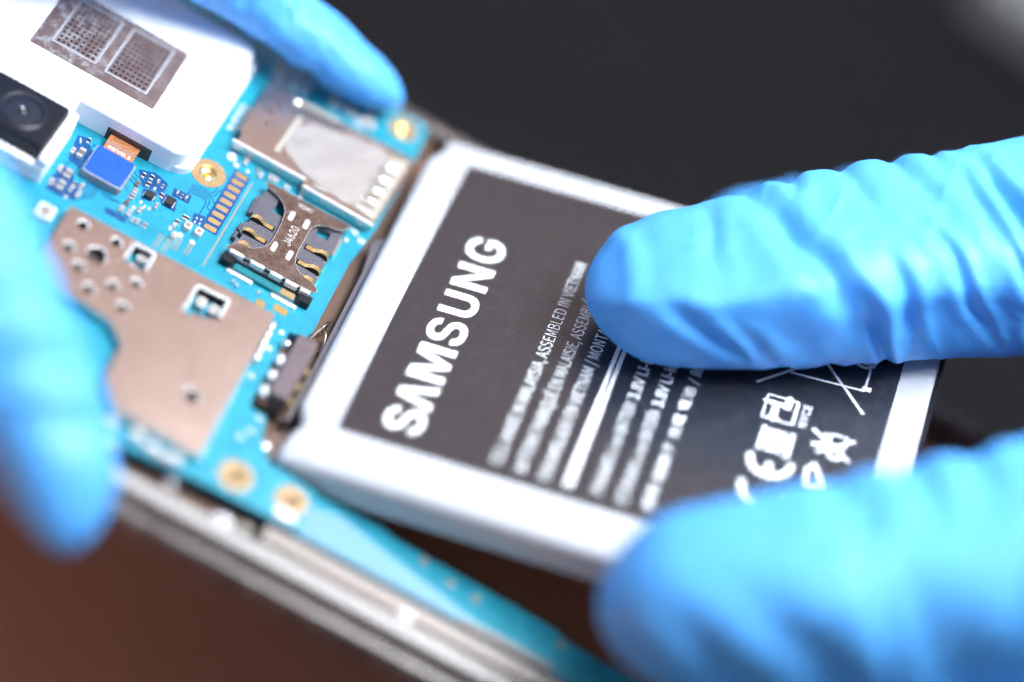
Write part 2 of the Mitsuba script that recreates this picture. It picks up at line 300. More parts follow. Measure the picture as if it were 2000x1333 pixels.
for x, y in ((19.0, -1.5), (22.5, -2.4), (25.5, -2.6), (35.5, -2.6)):
    put(F + '__antenna_pad', lathe([(0, -.47), (.5, -.49), (.5, -.46), (0, -.46)], x, y, 16), 'beige_line')

# --- circuit board
B = P + '__circuit_board'
outline = Polygon([(-75, 55.3), (-1.9, 55.3), (-1.2, 54.7), (-1.1, 50.5), (-1.3, 36.6), (-1.5, 34.3), (-2.1, 29.9), (-2.1, 18.5), (-2.5, 17.2), (-4.3, 16.6), (-4.3, 5.4), (-3.9, 4.95), (-2.2, 4.9), (-1.5, 1.9), (.3, -.3), (6, -.6), (6, -6.2), (-4, -6.5), (-12, -7.1), (-75, -7.2)])
HOLES = ((-20.42, 31.38, 1.0), (-3.9, 52.85, .85), (-2.13, -3.8, .95), (4.0, -3.2, .9))
for x, y, r in HOLES: outline = outline.difference(Point(x, y).buffer(r))
put(B + '__laminate', slab(outline, -.9, -.004), 'board')
put(B + '__laminate_core', slab(outline.buffer(.05), -.75, -.35), 'board_edge')
for x, y, r in HOLES:
    ro = r * 2.0 if r != .85 else 1.75
    put(B + '__screw_hole', lathe([(ro, 0.0), (ro, .035), (r + .25, .05), (r, -.02), (r * .93, -.45), (r * .55, -.62), (r * .5, -.3), (r * .28, -.25), (r * .2, -.8), (0, -.85)], x, y), 'gold' if r not in (.95, .9) else 'gold_pad', smooth=25)
    put(B + '__screw_hole_rim', lathe([(ro, .0), (ro, .045), (r + .3, .06), (r + .3, 0)], x, y), 'gold_pad', smooth=25)
patches = unary_union([Polygon(p).buffer(.12) for p in PATCH] + [sbox(-18.15, 23.75, -16.2, 33.95)])
put(B + '__bare_window', slab(patches, -.01, .004), 'board_dark', label='darker blue areas around the small components')
lines = [LineString(p) for p in TR]
for j, k in enumerate((1, 3, 5, 6, 8)):                                    # from each pad to the bundle that runs under the shield edge
    yp, yb = 33.4 - 1.135 * k, 28.95 - .33 * j
    x = -18.8 + .3 * j if k < 4 else -18.35 - .3 * (j - 2)
    lines.append(LineString([(-21.3, yb - .35), (-20.6, yb), (x - .25, yb), (x, yb + (.3 if k < 4 else -.3)), (x, yp + (-.25 if k < 4 else .25)), (x + .25, yp), (-17.8, yp)]))
for k in range(5): lines.append(LineString([(-30.9 + .3 * k, 23.0), (-30.8 + .33 * k, 21.2)]))
put(B + '__copper_trace', slab(unary_union([l.buffer(.065, cap_style=2) for l in lines]), 0.0, .007), 'board_dark', kind='stuff', label='dark blue copper traces under the lacquer')
dots = []
for k in range(46): dots.append(Point(-27.2 + .16 * k, 27.35 - .055 * k + .1 * math.sin(k)).buffer(.035, 4))
for k in range(40): dots.append(Point(-2.35, 18.9 + .22 * k).buffer(.045, 4))
for k in range(30): dots.append(Point(-34.7, 18.6 + .27 * k).buffer(.04, 4))
for k in range(26): dots.append(Point(-24.0 + .2 * k, 22.2 + .02 * k + .35 * math.sin(k * .4)).buffer(.035, 4))
put(B + '__via', slab(unary_union(dots), -.01, .006), 'board_dark', kind='stuff', label='rows of tiny vias')
for k in range(9):
    put(B + '__contact_pad', rbox(-17.15, 33.4 - 1.135 * k, 1.42, .72, -.01, .03, .16, .01), 'gold_pad')
put(B + '__marking_line', slab(sbox(-15.86, 19.0, -15.66, 33.3), -.01, .012), 'beige_line')
SMDC = {'c': ((.24, .22, .205), (.50, .50, .52)), 'C': ((.13, .118, .11), (.46, .46, .48)), 'r': ((.014, .013, .014), (.52, .52, .55)), 'R': ((.02, .017, .017), (.6, .6, .62)), 'k': ((.016, .015, .017), (.5, .5, .52)),
        'b': ((.08, .058, .05), (.2, .17, .16)), 's': ((.50, .50, .53), (.5, .5, .5)), 'p': ((.36, .31, .25), (.5, .5, .5)), 'w': ((.27, .20, .145), (.62, .61, .60))}
SMDN = {'c': 'capacitor', 'C': 'capacitor', 'r': 'resistor', 'R': 'resistor', 'k': 'chip', 'b': 'inductor', 's': 'solder_dot', 'p': 'solder_dot', 'w': 'filter_block'}
def smd(x, y, w, d, t, rot=0., name=None, parent=B, z=0.):
    """small component: a body with two bright end caps (or pins), coloured per vertex"""
    body, end = SMDC[t]; ms, cs = [], []
    def add(m, c): ms.append(m); cs.append(np.tile(c, (len(m.vertices), 1)))
    h = {'c': .42, 'C': .6, 'r': .28, 'R': .3, 'k': .5, 'b': .4, 's': .16, 'p': .12, 'w': .65}[t]
    w, d = w * .86, d * .86
    if t in 'sp': add(rbox(0, 0, w, d, -.01, h, min(w, d) * .45, h * .7, 0, 3, 3), body)
    elif t == 'k':
        add(rbox(0, 0, w, d, .06, h, .08, .06), body)
        for s in (-1, 1):
            for q in (-.3, 0, .3): add(rbox(s * (w / 2 + .06), q * d, .2, .17, -.01, .13, .03, .03), end)
    elif t == 'w':
        add(rbox(0, 0, w, d, -.01, h, .12, .12, 0, 3, 3), end); add(rbox(0, -.03, w * .6, d * .62, h - .05, h + .012, .05, .01), body)
    else:
        e = d * .27
        add(rbox(0, 0, w * .94, d - 2 * e + .03, .02, h * .96, .03, .03), body)
        for s in (-1, 1): add(rbox(0, s * (d / 2 - e / 2), w, e, -.01, h, .09, .10, 0, 3, 3), end)
    m = cat(ms); c = np.vstack(cs); R = trimesh.transformations.rotation_matrix(rot, [0, 0, 1]); m.apply_transform(R); m.apply_translation([x, y, z])
    put(parent + '__' + (name or SMDN[t]), m, 'smd', color=c)
for x, y, w, d, t in COMP: smd(x, y, w, d, t, rng.uniform(-.05, .05))
for cx, cy in COLS:                                     # columns of little solder pads
    for r in range(5):
        for s in (-1, 1): smd(cx + s * .19, cy + .85 - r * .42, .30, .34, 'p')
smd(-32.75, 14.6, 2.2, 2.3, 'w')
for x, y in ((-21.1, 42.95), (-21.15, 41.75), (-21.15, 40.55), (-21.1, 39.25)): smd(x, y, .75, .95, 's'); smd(x + .75, y + .1, .5, .8, 'c')
for x, y in ((-19.8, 51.6), (-18.7, 51.5), (-17.4, 51.5), (-16.0, 51.3), (-16.0, 50.2), (-17.4, 50.1), (-18.9, 49.9), (-19.9, 50.3), (-12.6, 51.8), (-11.5, 51.0), (-10.3, 50.8), (-9.2, 50.6), (-8.1, 51.0), (-7.4, 50.3), (-12.3, 50.5), (-8.6, 50.0)): smd(x, y, 1.05, 1.25, 'w' if rng.random() < .6 else 's', rng.uniform(-.2, .2))
for x, y in ((-12.8, 54.3), (-9.3, 54.2), (-30.5, 53.6), (-33.5, 53.0), (-27.5, 54.0), (-25, 52.0)): smd(x, y, .9, 1.0, 'C')
for x, y, w, d in ((-12.8, -5.55, .75, .45), (-10.9, -6.05, .85, .4), (-8.4, -5.95, .8, .42), (-15.6, -5.6, .7, .4), (-9.5, -6.3, .6, .35)): put(B + '__solder_dot', blob(x, y, .2, w * 1.25, d * 1.3, .75), 'highlight_white', smooth=True)
for x, y in ((-5.6, 8.7), (-5.3, 13.2), (-5.0, 16.0), (-3.6, .9), (-2.9, 2.2), (-2.75, 4.2)): smd(x, y, .75, .8, 's')
for x, y, w, d in ((-8.45, 18.25, 1.1, .9), (-6.25, 18.8, 1.7, 1.0)): put(B + '__contact_pad', rbox(x, y, w, d, -.01, .05, .3, .02), 'gold')
smd(-9.2, 19.4, .4, .5, 'r'); smd(-12.1, 18.9, .4, .5, 'c'); smd(-11.6, 18.7, .35, .45, 'c')
for x, y, w, d, t in ((-19.2, 35.3, 1.3, 1.5, 's'), (-18.3, 34.5, .9, .8, 's'), (-17.55, 35.6, .65, 1.2, 'c'), (-16.85, 34.5, .55, .6, 's'), (-16.0, 35.3, .5, .7, 'r'), (-15.4, 34.75, .6, .9, 'c'), (-14.0, 35.25, 1.5, .9, 'c'), (-12.2, 35.0, .9, .8, 'c'),
                      (-11.2, 34.5, .5, .6, 's'), (-10.4, 34.7, .6, .7, 'c'), (-8.1, 34.4, .5, .6, 's'), (-7.3, 34.3, .5, .6, 's'), (-6.4, 34.3, .5, .55, 's'), (-5.4, 34.3, .5, .55, 's'), (-3.2, 34.3, 1.1, .8, 's'), (-2.1, 33.6, 1.1, .8, 's'), (-3.6, 32.6, .6, .7, 's')): smd(x, y, w, d, t)

put(B + '__solder_pad', rbox(4.1, -5.25, 2.4, 1.3, -.1, .3, .4, .2, 0, 4, 4), 'highlight_white', smooth=30)
# --- large shield
H = P + '__shield_plate'
so = Polygon([(-30.8, 16.35), (-6.5, 16.75), (-6.2, -4.85), (-16.0, -4.5), (-18.46, -1.6), (-18.75, 3.1), (-20.9, 5.0), (-24.4, 5.5), (-28, 5.6), (-30.6, 9.5)])
dim = [(-28.6, 14.75, .62), (-28.6, 11.1, .62), (-24.7, 14.85, .6), (-25.7, 11.95, 1.15), (-26.65, 9.45, .6), (-24.55, 7.45, .62), (-22.65, 9.4, .6), (-20.7, 11.2, .55), (-20.6, 7.45, .6), (-9.9, 1.55, .85)]
w1 = Polygon([(-23.0, 15.9), (-20.65, 16.0), (-20.6, 13.2), (-23.1, 13.25)]); w2 = Polygon([(-15.05, 15.0), (-11.45, 15.25), (-11.45, 12.3), (-13.2, 11.4), (-15.1, 10.9)])
lid = so.buffer(-.2, join_style=1).buffer(.2)
for x, y, r in dim: lid = lid.difference(Point(x, y).buffer(r * .9))
lid = lid.difference(w1).difference(w2)
put(H + '__lid', slab(lid, 1.12, 1.3, .05), 'nickel')
put(H + '__shade_sheet', slab(so.buffer(-.3).difference(w1.buffer(-.1)).difference(w2.buffer(-.1)), .04, .3), 'chassis_dark')  # dark sheet under the lid paints the shade seen through its holes
put(H + '__wall', slab(so.difference(so.buffer(-.16)), .05, 1.24), 'steel')
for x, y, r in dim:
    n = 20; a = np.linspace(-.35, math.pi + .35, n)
    put(H + '__hole_glint', wire([(x + r * .98 * math.cos(q), y + r * .98 * math.sin(q), 1.29) for q in a], .11 if r > .8 else .13), 'highlight_white', smooth=40)  # white arc on the far half only: the glint of the hole edge
for w in (w1, w2):
    c = list(w.exterior.coords)
    L = [c[-2], c[0], c[1], c[2]] if w is w1 else [c[4], c[0], c[1], c[2]]
    pts = []
    for p, q in zip(L[:-1], L[1:]): pts += [tuple(np.array(p) * (1 - t) + np.array(q) * t) for t in np.linspace(0, .94, 7)]
    put(H + '__window_rim', wire([(x, y, 1.3) for x, y in pts], .2), 'highlight_white', smooth=40)
for x, y, w, d, t in ((-21.6, 15.0, 1.2, .9, 'w'), (-22.1, 13.9, 1.1, .8, 's'), (-13.9, 13.7, 1.15, 1.5, 'w'), (-12.4, 13.6, 1.15, 1.4, 'w'), (-13.6, 11.9, 1.1, .8, 'b')): smd(x, y, w, d, t, parent=H, z=.3)
for k in range(5): put(H + '__solder_seam', blob(-6.15 + .05 * k, 15.8 - 1.2 * k, .45, .35, .75 + .1 * (k % 3), .5), 'solder', smooth=True)

# --- SIM holder
S = P + '__sim_holder'
base = Polygon([(-13.9, 33.3), (-4.0, 33.6), (-4.3, 31.9), (-4.35, 28.6), (-4.75, 28.5), (-4.75, 27.3), (-4.35, 27.2), (-4.35, 26.0), (-4.7, 25.9), (-4.7, 24.8), (-4.35, 24.7), (-4.2, 21.9), (-14.2, 21.3), (-14.2, 24.2), (-13.8, 24.3), (-13.8, 25.1), (-14.25, 25.2), (-14.25, 27.0), (-13.85, 27.1), (-13.85, 28.6), (-14.2, 28.7), (-14.2, 31)])
cut = unary_union([sbox(-12.2, 30.3, -10.6, 32.3), sbox(-6.9, 30.4, -5.4, 31.6)])
put(S + '__base', slab(base.difference(cut), .02, .85, .06), 'slate_plastic')
bp = [(-14.15, 32.9), (-13.95, 33.3), (-9.34, 33.4), (-4.2, 33.5), (-3.95, 33.15), (-4.35, 32.5), (-5.06, 32.1), (-5.97, 31.8), (-7.0, 31.3), (-7.55, 30.4), (-7.7, 29.3), (-7.65, 28), (-7.66, 26.3), (-7.5, 25.1), (-7.15, 24.4), (-6.4, 23.7), (-5.45, 23.35), (-4.4, 23.1), (-4.14, 22.1), (-9.0, 21.9), (-14.1, 21.75), (-14.25, 22.3), (-13.9, 22.95), (-13.1, 23.3), (-12.24, 23.35), (-11.52, 23.9), (-11.05, 24.5), (-10.7, 25.4), (-10.65, 26.8), (-10.7, 28.2), (-10.85, 29.9), (-11.1, 30.8), (-11.6, 31.6), (-12.4, 32.2), (-13.3, 32.55), (-14.0, 32.65)]
cs = CubicSpline(np.arange(len(bp) + 1), np.array(bp + bp[:1]), bc_type='periodic')(np.linspace(0, len(bp), 220)[:-1])
brk = Polygon(cs).buffer(0)
put(S + '__bracket', slab(brk, 1.28, 1.44, .05), 'bracket_metal')
put(S + '__bracket_edge', slab(brk.buffer(.035).difference(brk.buffer(-.10)), 1.22, 1.405), 'steel')
for x0, x1 in ((-14.1, -12.4), (-11.6, -9.9), (-9.2, -7.7), (-7.3, -5.8), (-5.5, -4.3)): put(S + '__bracket_tab', rbox((x0 + x1) / 2, 21.75, x1 - x0, .5, .75, 1.46, .1, .15, .02, 3, 3), 'highlight_white', smooth=30)
for x, y in ((-10.15, 30.45), (-8.3, 30.4), (-10.15, 25.15), (-8.25, 25.1)):
    put(S + '__rib', rbox(x, y, .62, 1.55, 1.40, 1.56, .3, .12, 0, 5, 4), 'highlight_white', smooth=40)
    put(S + '__rib_top', rbox(x, y, .40, 1.25, 1.5, 1.575, .2, .02, 0, 5), 'steel', smooth=40)
hump = lambda x0, s: strip([(x0, .7), (x0 + s * .08, 1.05), (x0 + s * .3, 1.3), (x0 + s * .7, 1.42), (x0 + s * 1.1, 1.38), (x0 + s * 1.5, 1.12), (x0 + s * 1.8, .95), (x0 + s * 2.2, .93), (x0 + s * 2.75, .92)], .52, .09)
for x0, s, y in ((-14.0, 1, 27.9), (-14.05, 1, 25.6), (-13.9, 1, 23.55), (-4.35, -1, 28.0), (-4.35, -1, 25.45), (-4.4, -1, 23.55)):
    m = hump(x0, s); m.apply_translation([0, y, 0])
    put(S + '__contact_slot', rbox(x0 + s * 1.5, y, 2.9, .82, .7, .862, .1, .005), 'black_plastic')
    put(S + '__contact', m, 'gold', smooth=40)
for x, y in ((-13.75, 21.05), (-4.55, 21.2)): put(S + '__corner_block', rbox(x, y, 1.55, 1.3, .0, .95, .12, .08), 'black_plastic')
put(S + '__window', rbox(-9.2, 20.85, 7.4, 1.0, .05, .5, .1, .1), 'teal_film'); put(S + '__window_pad', rbox(-6.4, 20.9, 1.7, .9, .45, .53, .1, .03), 'gold_pad')
for x, y in ((-11.85, 20.1), (-6.45, 20.0)): put(S + '__solder_bar', rbox(x, y, 3.3, .65, -.01, .3, .3, .2, 0, 4, 4), 'solder', smooth=40)
for x, y in ((-14.35, 30.0), (-14.4, 26.1), (-14.45, 24.7), (-4.15, 30.4), (-4.55, 27.1), (-4.5, 25.0)): put(S + '__solder_tab', rbox(x, y, .42, 1.1 if abs(y - 30.2) > 1 else 3.0, .0, .75, .06, .1), 'silver' if x > -10 else 'slate_plastic')
g = affinity.affine_transform(fit(glyphs('J4620', 470), 0, 0, 3.0, .98), [0, -1, 1, 0, -8.65, 26.3]); put(S + '__lettering', slab(g, 1.435, 1.46), 'emboss')
g = affinity.affine_transform(fit(glyphs('3DPC', 600), 0, 0, 1.75, .55), [1, 0, 0, 1, -10.1, 32.25]); put(S + '__lettering', slab(g, 1.435, 1.46), 'emboss')

# --- memory card slot and the card in it
C = P + '__card_slot'
plate = Polygon([(-19.85, 47.8), (-19.95, 38.3), (-19.4, 37.7), (-19.55, 36.7), (-20.05, 36.3), (-10.8, 36.3), (-10.8, 35.3), (-1.75, 35.2), (-.95, 47.4), (-2.4, 47.6), (-10.2, 47.4)])
put(C + '__plate', slab(plate, 1.36, 1.5, .05), 'nickel')
put(C + '__side_wall', slab(sbox(-19.8, 36.35, -10.9, 36.5), .0, 1.36), 'steel'); put(C + '__side_wall', slab(sbox(-10.7, 35.35, -1.9, 35.5), .0, 1.36), 'steel'); put(C + '__side_wall', slab(sbox(-1.95, 35.6, -1.75, 47), .0, 1.36), 'ivory')
put(C + '__lip', rbox(-15.4, 36.32, 9.2, .34, 1.25, 1.62, .05, .1, 0, 2, 3), 'highlight_white', smooth=30, label='folded lip of the card slot with its highlight painted white'); put(C + '__lip', rbox(-6.3, 35.28, 9.0, .34, 1.25, 1.62, .05, .1, -.01, 2, 3), 'highlight_white', smooth=30)
put(C + '__spring', rbox(-15.0, 41.3, .62, 6.8, 1.49, 1.66, .1, .06, -.06), 'ivory'); put(C + '__spring', rbox(-13.4, 46.9, 5.4, .5, 1.49, 1.7, .1, .08, .08), 'ivory'); put(C + '__spring', rbox(-12.0, 45.9, 5.2, .55, 1.49, 1.515, .1, .01, .05), 'chassis_dark')
put(C + '__spring', blob(-16.2, 46.6, 1.6, .8, .42, .25), 'silver', smooth=True)
for x, y, r in ((-18.0, 43.2, .45), (-17.7, 44.6, .3), (-17.9, 45.9, .3), (-17.6, 41.3, .35)): put(C + '__stamped_mark', lathe([(0, 1.51), (r, 1.51), (r, 1.495)], x, y, 14), 'chassis')
put(C + '__end_strip', slab(Polygon([(-4.6, 36.2), (-2.0, 35.7), (-1.5, 46.6), (-3.6, 46.2)]), 1.5, 1.72, .08), 'ivory')
for x, y in ((-3.25, 44.4), (-3.3, 42.2), (-3.35, 40.2), (-3.4, 38.3)): put(C + '__end_contact', blob(x, y, 1.75, 1.0, .48, .28), 'silver', smooth=True); put(C + '__end_gap', rbox(x, y - 1.0, 2.0, .45, 1.6, 1.735, .1, .01), 'chassis')
card = Polygon([(-14.75, 39.0), (-14.75, 43.0), (-13.3, 44.6), (-4.6, 47.0), (-3.4, 46.9), (-4.4, 35.8), (-11.5, 36.9)]).buffer(-1.7, join_style=1).buffer(1.7)
put('memory_card', slab(card, 1.5, 1.64, .06), 'panel_light', label='pale grey memory card with rounded corners sitting in the metal slot', category='memory card')
put(C + '__lip', rbox(-9.0, 36.0, 1.6, .5, 1.45, 1.9, .1, .15), 'ivory')

# --- speaker housing, camera, connectors
K = P + '__speaker_housing'
put(K + '__body', rbox(-48.85, 39.2, 52, 21.2, -.3, 3.4, 2.2, .55, 0, 8, 6), 'white_plastic', smooth=30)
put(K + '__flange', rbox(-48.6, 39.75, 53.0, 21.8, -.3, 1.1, 2.0, .3, 0, 8, 4), 'white_plastic', smooth=30)
put(K + '__window_plate', rbox(-36.55, 37.7, 15.2, 10.4, 3.38, 3.44, .25, .02), 'window_metal', label='brown scratched metal window plate')
for x0, x1, y0, y1 in ((-42.15, -36.95, 34.35, 42.0), (-35.55, -30.55, 34.1, 42.0)):
    q = sbox(x0, y0, x1, y1); put(K + '__mesh_frame', slab(q.buffer(.14).difference(q.buffer(-.10)), 3.43, 3.475), 'print_grey')
    pts = [Point(x, y).buffer(.185, 5) for x in np.linspace(x0 + .5, x1 - .5, 8) for y in np.linspace(y0 + .5, y1 - .5, 10)]
    put(K + '__mesh_hole', slab(unary_union(pts), 3.43, 3.447), 'black_plastic', kind='stuff', label='grid of pinholes')
put(K + '__side_wall', rbox(-35.6, 22.3, 1.1, 8.4, -.3, 3.4, .3, .25, 0, 4, 4), 'white_plastic', smooth=30); put(K + '__side_wall', rbox(-41.5, 18.5, 12.9, 1.0, -.3, 2.2, .3, .25, 0, 4, 4), 'white_plastic', smooth=30); put(K + '__side_wall', rbox(-45, 27.4, 18, 2.8, -.3, 3.3, .3, .25, 0, 4, 4), 'white_plastic', smooth=30)
put(K + '__opening_shade', rbox(-29.4, 28.6, 5.4, .3, -.1, 1.75, .1, .1), 'chassis_dark')  # dark block painted as the shaded gap behind the flex cable
A = P + '__camera_module'
put(A + '__case', rbox(-40.45, 22.6, 8.5, 6.9, -.2, 4.0, .25, .25, 0, 4, 4), 'black_plastic', smooth=30)
put(A + '__lens_ring', lathe([(2.62, 3.99), (2.62, 4.12), (2.45, 4.2), (2.2, 4.14), (2.05, 3.9), (2.0, 4.02), (1.2, 4.1), (.62, 4.08), (.56, 3.85), (0, 3.85)], -40.2, 22.45, 56), 'lens_ring', smooth=28)
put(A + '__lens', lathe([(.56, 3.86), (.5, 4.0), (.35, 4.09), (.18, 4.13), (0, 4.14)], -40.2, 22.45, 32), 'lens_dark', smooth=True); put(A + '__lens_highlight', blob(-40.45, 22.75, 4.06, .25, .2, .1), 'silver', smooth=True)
N = P + '__flex_connector'
put(N + '__tray', rbox(-29.7, 24.0, 4.75, 4.45, .0, 1.1, .45, .12, .0, 5, 3), 'grey_rim', smooth=30); put(N + '__cap', rbox(-29.7, 24.05, 4.45, 4.1, 1.0, 1.24, .4, .1, .0, 5, 3), 'blue_tape', smooth=30, label='bright blue pull tab')
rings = [Point(x, y).buffer(.26, 8).difference(Point(x, y).buffer(.20, 8)) for x, y in ((-30.9, 24.2), (-30.35, 24.75), (-30.35, 24.1), (-29.85, 24.0), (-29.3, 24.2), (-28.75, 24.2), (-29.3, 25.1), (-28.85, 24.85))]
put(N + '__ring_print', slab(unary_union(rings), 1.235, 1.25), 'board_dark')
put(N + '__cable', slab(Polygon([(-31.45, 26.0), (-27.95, 26.0), (-27.9, 28.4), (-31.5, 28.4)]), 1.0, 1.12), 'orange_film', label='orange flex cable'); put(N + '__cable_edge', slab(sbox(-31.5, 27.05, -27.85, 27.25), 1.1, 1.17), 'silver'); put(N + '__cable_edge', slab(sbox(-31.5, 27.6, -27.85, 27.75), 1.1, 1.17), 'gold')
put(N + '__lettering', slab(fit(glyphs('REV0.1', 700), -31.0, 26.35, -28.3, 26.8), 1.11, 1.135), 'print_white')
G = P + '__battery_connector'
put(G + '__block', rbox(-2.15, 11.1, 2.3, 9.0, -1.5, 1.9, .25, .2, .0, 4, 3), 'connector_plastic', smooth=30)
put(G + '__shelf', rbox(-3.3, 10.6, 1.1, 9.4, -1.5, .35, .2, .1), 'chassis')
for y in (11.9, 9.55, 7.2): put(G + '__pin', blob(-3.55, y, .75, .62, .78, .5), 'white_plastic', smooth=True); put(G + '__contact', rbox(-.75, y, .5, .9, -.5, 1.3, .1, .15), 'gold', smooth=False)
put(G + '__rivet', blob(-3.95, 14.4, .6, .6, .6, .55), 'silver', smooth=True)
put(G + '__shelf', rbox(-2.3, 3.4, 2.0, 3.6, -2.2, -1.1, .3, .2), 'chassis'); put(G + '__pin', blob(-.9, 2.0, -.8, .7, .6, .4), 'solder', smooth=True)

# ================================================================ the battery
Q = 'battery'
labels[Q] = {'label': 'white phone battery with black printed label, tilted out of the phone by the right glove', 'category': 'battery'}
BL, BW, BT = 63.0, 54.0, 4.9
bo = Polygon([(.5, 0), (62.6, 0), (63, .4), (63, 53.6), (62.6, 54), (1.6, 54), (1.2, 53.7), (1.1, 51.4), (.2, 50.6), (0, 50), (0, 8), (.2, 7.3), (1.0, 6.2), (1.15, 5.4), (.9, 4.6), (.5, 4.0), (.25, .4)]).buffer(-.35, join_style=1).buffer(.35)
def pillow(poly, z0, z1, r, steps=7):
    """body with rounded upper and lower edges, from inset outlines"""
    def loop(ins):
        c = np.array(poly.buffer(-ins, join_style=1).exterior.coords)[:-1]; d = np.r_[0, np.cumsum(np.linalg.norm(np.diff(np.vstack([c, c[:1]]), axis=0), axis=1))]
        t = np.linspace(0, 1, 240, endpoint=False); cc = np.vstack([c, c[:1]])
        if Polygon(c).exterior.is_ccw is False: cc = cc[::-1]; d = d[-1] - d[::-1]
        # start where the outline is nearest to its lower right corner, so that loops line up
        k = np.argmin(np.linalg.norm(cc[:-1] - [63, 0], axis=1)); cc = np.vstack([cc[k:-1], cc[:k + 1]]); d = np.r_[0, np.cumsum(np.linalg.norm(np.diff(cc, axis=0), axis=1))]
        return np.stack([np.interp(t * d[-1], d, cc[:, i]) for i in (0, 1)], 1)
    prof = [(r * (1 - math.sin(a)), z0 + r * (1 - math.cos(a))) for a in np.linspace(0, math.pi / 2, steps)] + [(r * (1 - math.cos(a)), z1 - r + r * math.sin(a)) for a in np.linspace(0, math.pi / 2, steps)]
    L = [np.column_stack([loop(i), np.full(240, z)]) for i, z in prof]
    m = loft(L, cap=False)
    for z, i, fl in ((z0, prof[0][0], True), (z1, prof[-1][0], False)):
        lp = loop(i); v2, f2 = trimesh.creation.triangulate_polygon(Polygon(lp), engine='earcut')
        c = trimesh.Trimesh(np.column_stack([v2, np.full(len(v2), z)]), f2[:, ::-1] if fl else f2, process=False); m = cat([m, c])
    m.merge_vertices(); return m
put(Q + '__case', pillow(bo, -BT, 0, 1.1), 'white_wrap', smooth=40, batt=True)
put(Q + '__end_cap', rbox(63.1, 27, .5, 52.6, -BT + .2, -.12, .2, .15), 'black_plastic', batt=True, label='thin black end cap')
put(Q + '__label', slab(sbox(4.98, 6.0, 59.0, 50.3).buffer(-.5).buffer(.5), -.01, .015), 'label_black', batt=True, label='black printed label')
def up(g, x, y): return affinity.affine_transform(g, [0, -1, 1, 0, x, y])      # text runs along +y, its top towards -x
def ink(name, g, b='print_white', **kw): return put(Q + '__' + name, slab(g, .01, .03), b, batt=True, **kw)
X0, X1 = 9.15, 13.15
let = {'S': glyphs('S', 740, size=200), 'M': glyphs('M', 800, size=200), 'U': glyphs('U', 800, size=200), 'N': glyphs('N', 800, size=200), 'G': glyphs('G', 740, size=200)}
lam = Polygon([(0, 0), (1.16, 0), (1.86, 3.05), (2.56, 0), (3.72, 0), (2.5, 4.0), (1.22, 4.0)])
for ch, a, b in (('S', 7.95, 11.55), ('A', 11.75, 15.45), ('M', 15.95, 21.3), ('S', 21.9, 25.55), ('U', 26.4, 30.0), ('N', 30.85, 34.7), ('G', 35.5, 39.35)):
    o = .14 if ch in 'SG' else 0
    g = lam if ch == 'A' else let[ch]
    ink('brand_letter', up(fit(g, 0, -o, b - a, 4.2 + o), X1 + .05, a))
def line(text, x, y0, y1, h, stroke=0, font='Noto Sans CJK Regular', name='print_line'):
    ink(name, up(fit(glyphs(text, 400, font, stroke=stroke), 0, 0, y1 - y0, h), x, y0))
def cap(text, x, y0, y1, h):
    """like line(), but a comma or an accent may stand out of the capital height"""
    gl = lambda t: glyphs(t, font='Noto Sans CJK Regular', stroke=1)
    g = gl(text); b = g.bounds; lo = gl('H').bounds; s = h / lo[3]
    drop = -min(0, gl('H').bounds[3] - gl('H,').bounds[3]) if ',' in text else 0
    if '/' in text: drop = (gl('H/').bounds[3] - lo[3]) * .55
    ink('print_line', up(affinity.scale(affinity.translate(g, 0, -drop), (y1 - y0) / b[2], s, origin=(0, 0)), x, y0))
cap('CELL MADE IN MALAYSIA, ASSEMBLED IN VIETNAM', 22.35, 7.6, 39.8, 1.35)
cap('BATTERIE FABRIQUÉ EN MALAISIE, ASSEMBLÉ AU VIETNAM', 25.0, 7.5, 42.2, 1.35)
cap('ENSAMBLADO EN VIETNAM / MONTADO EN VIETNAM', 27.7, 7.4, 41.0, 1.35)
for x in (29.15, 29.85): ink('print_rule', sbox(x - .24, 7.4, x + .24, 44))
cap('STANDARD Li-ion BATTERY', 33.2, 7.5, 21.6, 1.3); line('3.8V Li-ion', 33.2, 21.95, 30.0, 1.4, 4)
cap('ESTÁNDAR Li-ion BATERÍA', 35.9, 7.5, 21.4, 1.3); line('3.8V Li-ion', 35.9, 21.9, 29.8, 1.4, 4)
line('標準 鋰離子 充電 電池 / 越南', 38.75, 7.6, 31.6, 1.5, 1)
def seg(pts, w): return LineString(pts).buffer(w / 2, cap_style=2, join_style=2)
ink('bin_mark', unary_union([seg([(44.4, 29.7), (56, 41.5)], .32), seg([(56.3, 29.5), (44.8, 42.5)], .32), seg([(47.6, 32.55), (55.75, 32.95)], .3), seg([(55.7, 33.0), (55.75, 36.2), (54.6, 40.5)], .3), seg([(47.6, 32.6), (47.4, 41)], .3), sbox(55.4, 32.95, 56.4, 33.65), Point(55.0, 37.5).buffer(1.25).difference(Point(55.0, 37.5).buffer(.85)), Point(55.0, 37.5).buffer(.55).difference(Point(55.0, 37.5).buffer(.3))]), label='crossed-out bin mark')
fr = Polygon([(46.05, 28.45), (49.45, 28.45), (49.4, 25.0), (46.05, 25.0)])
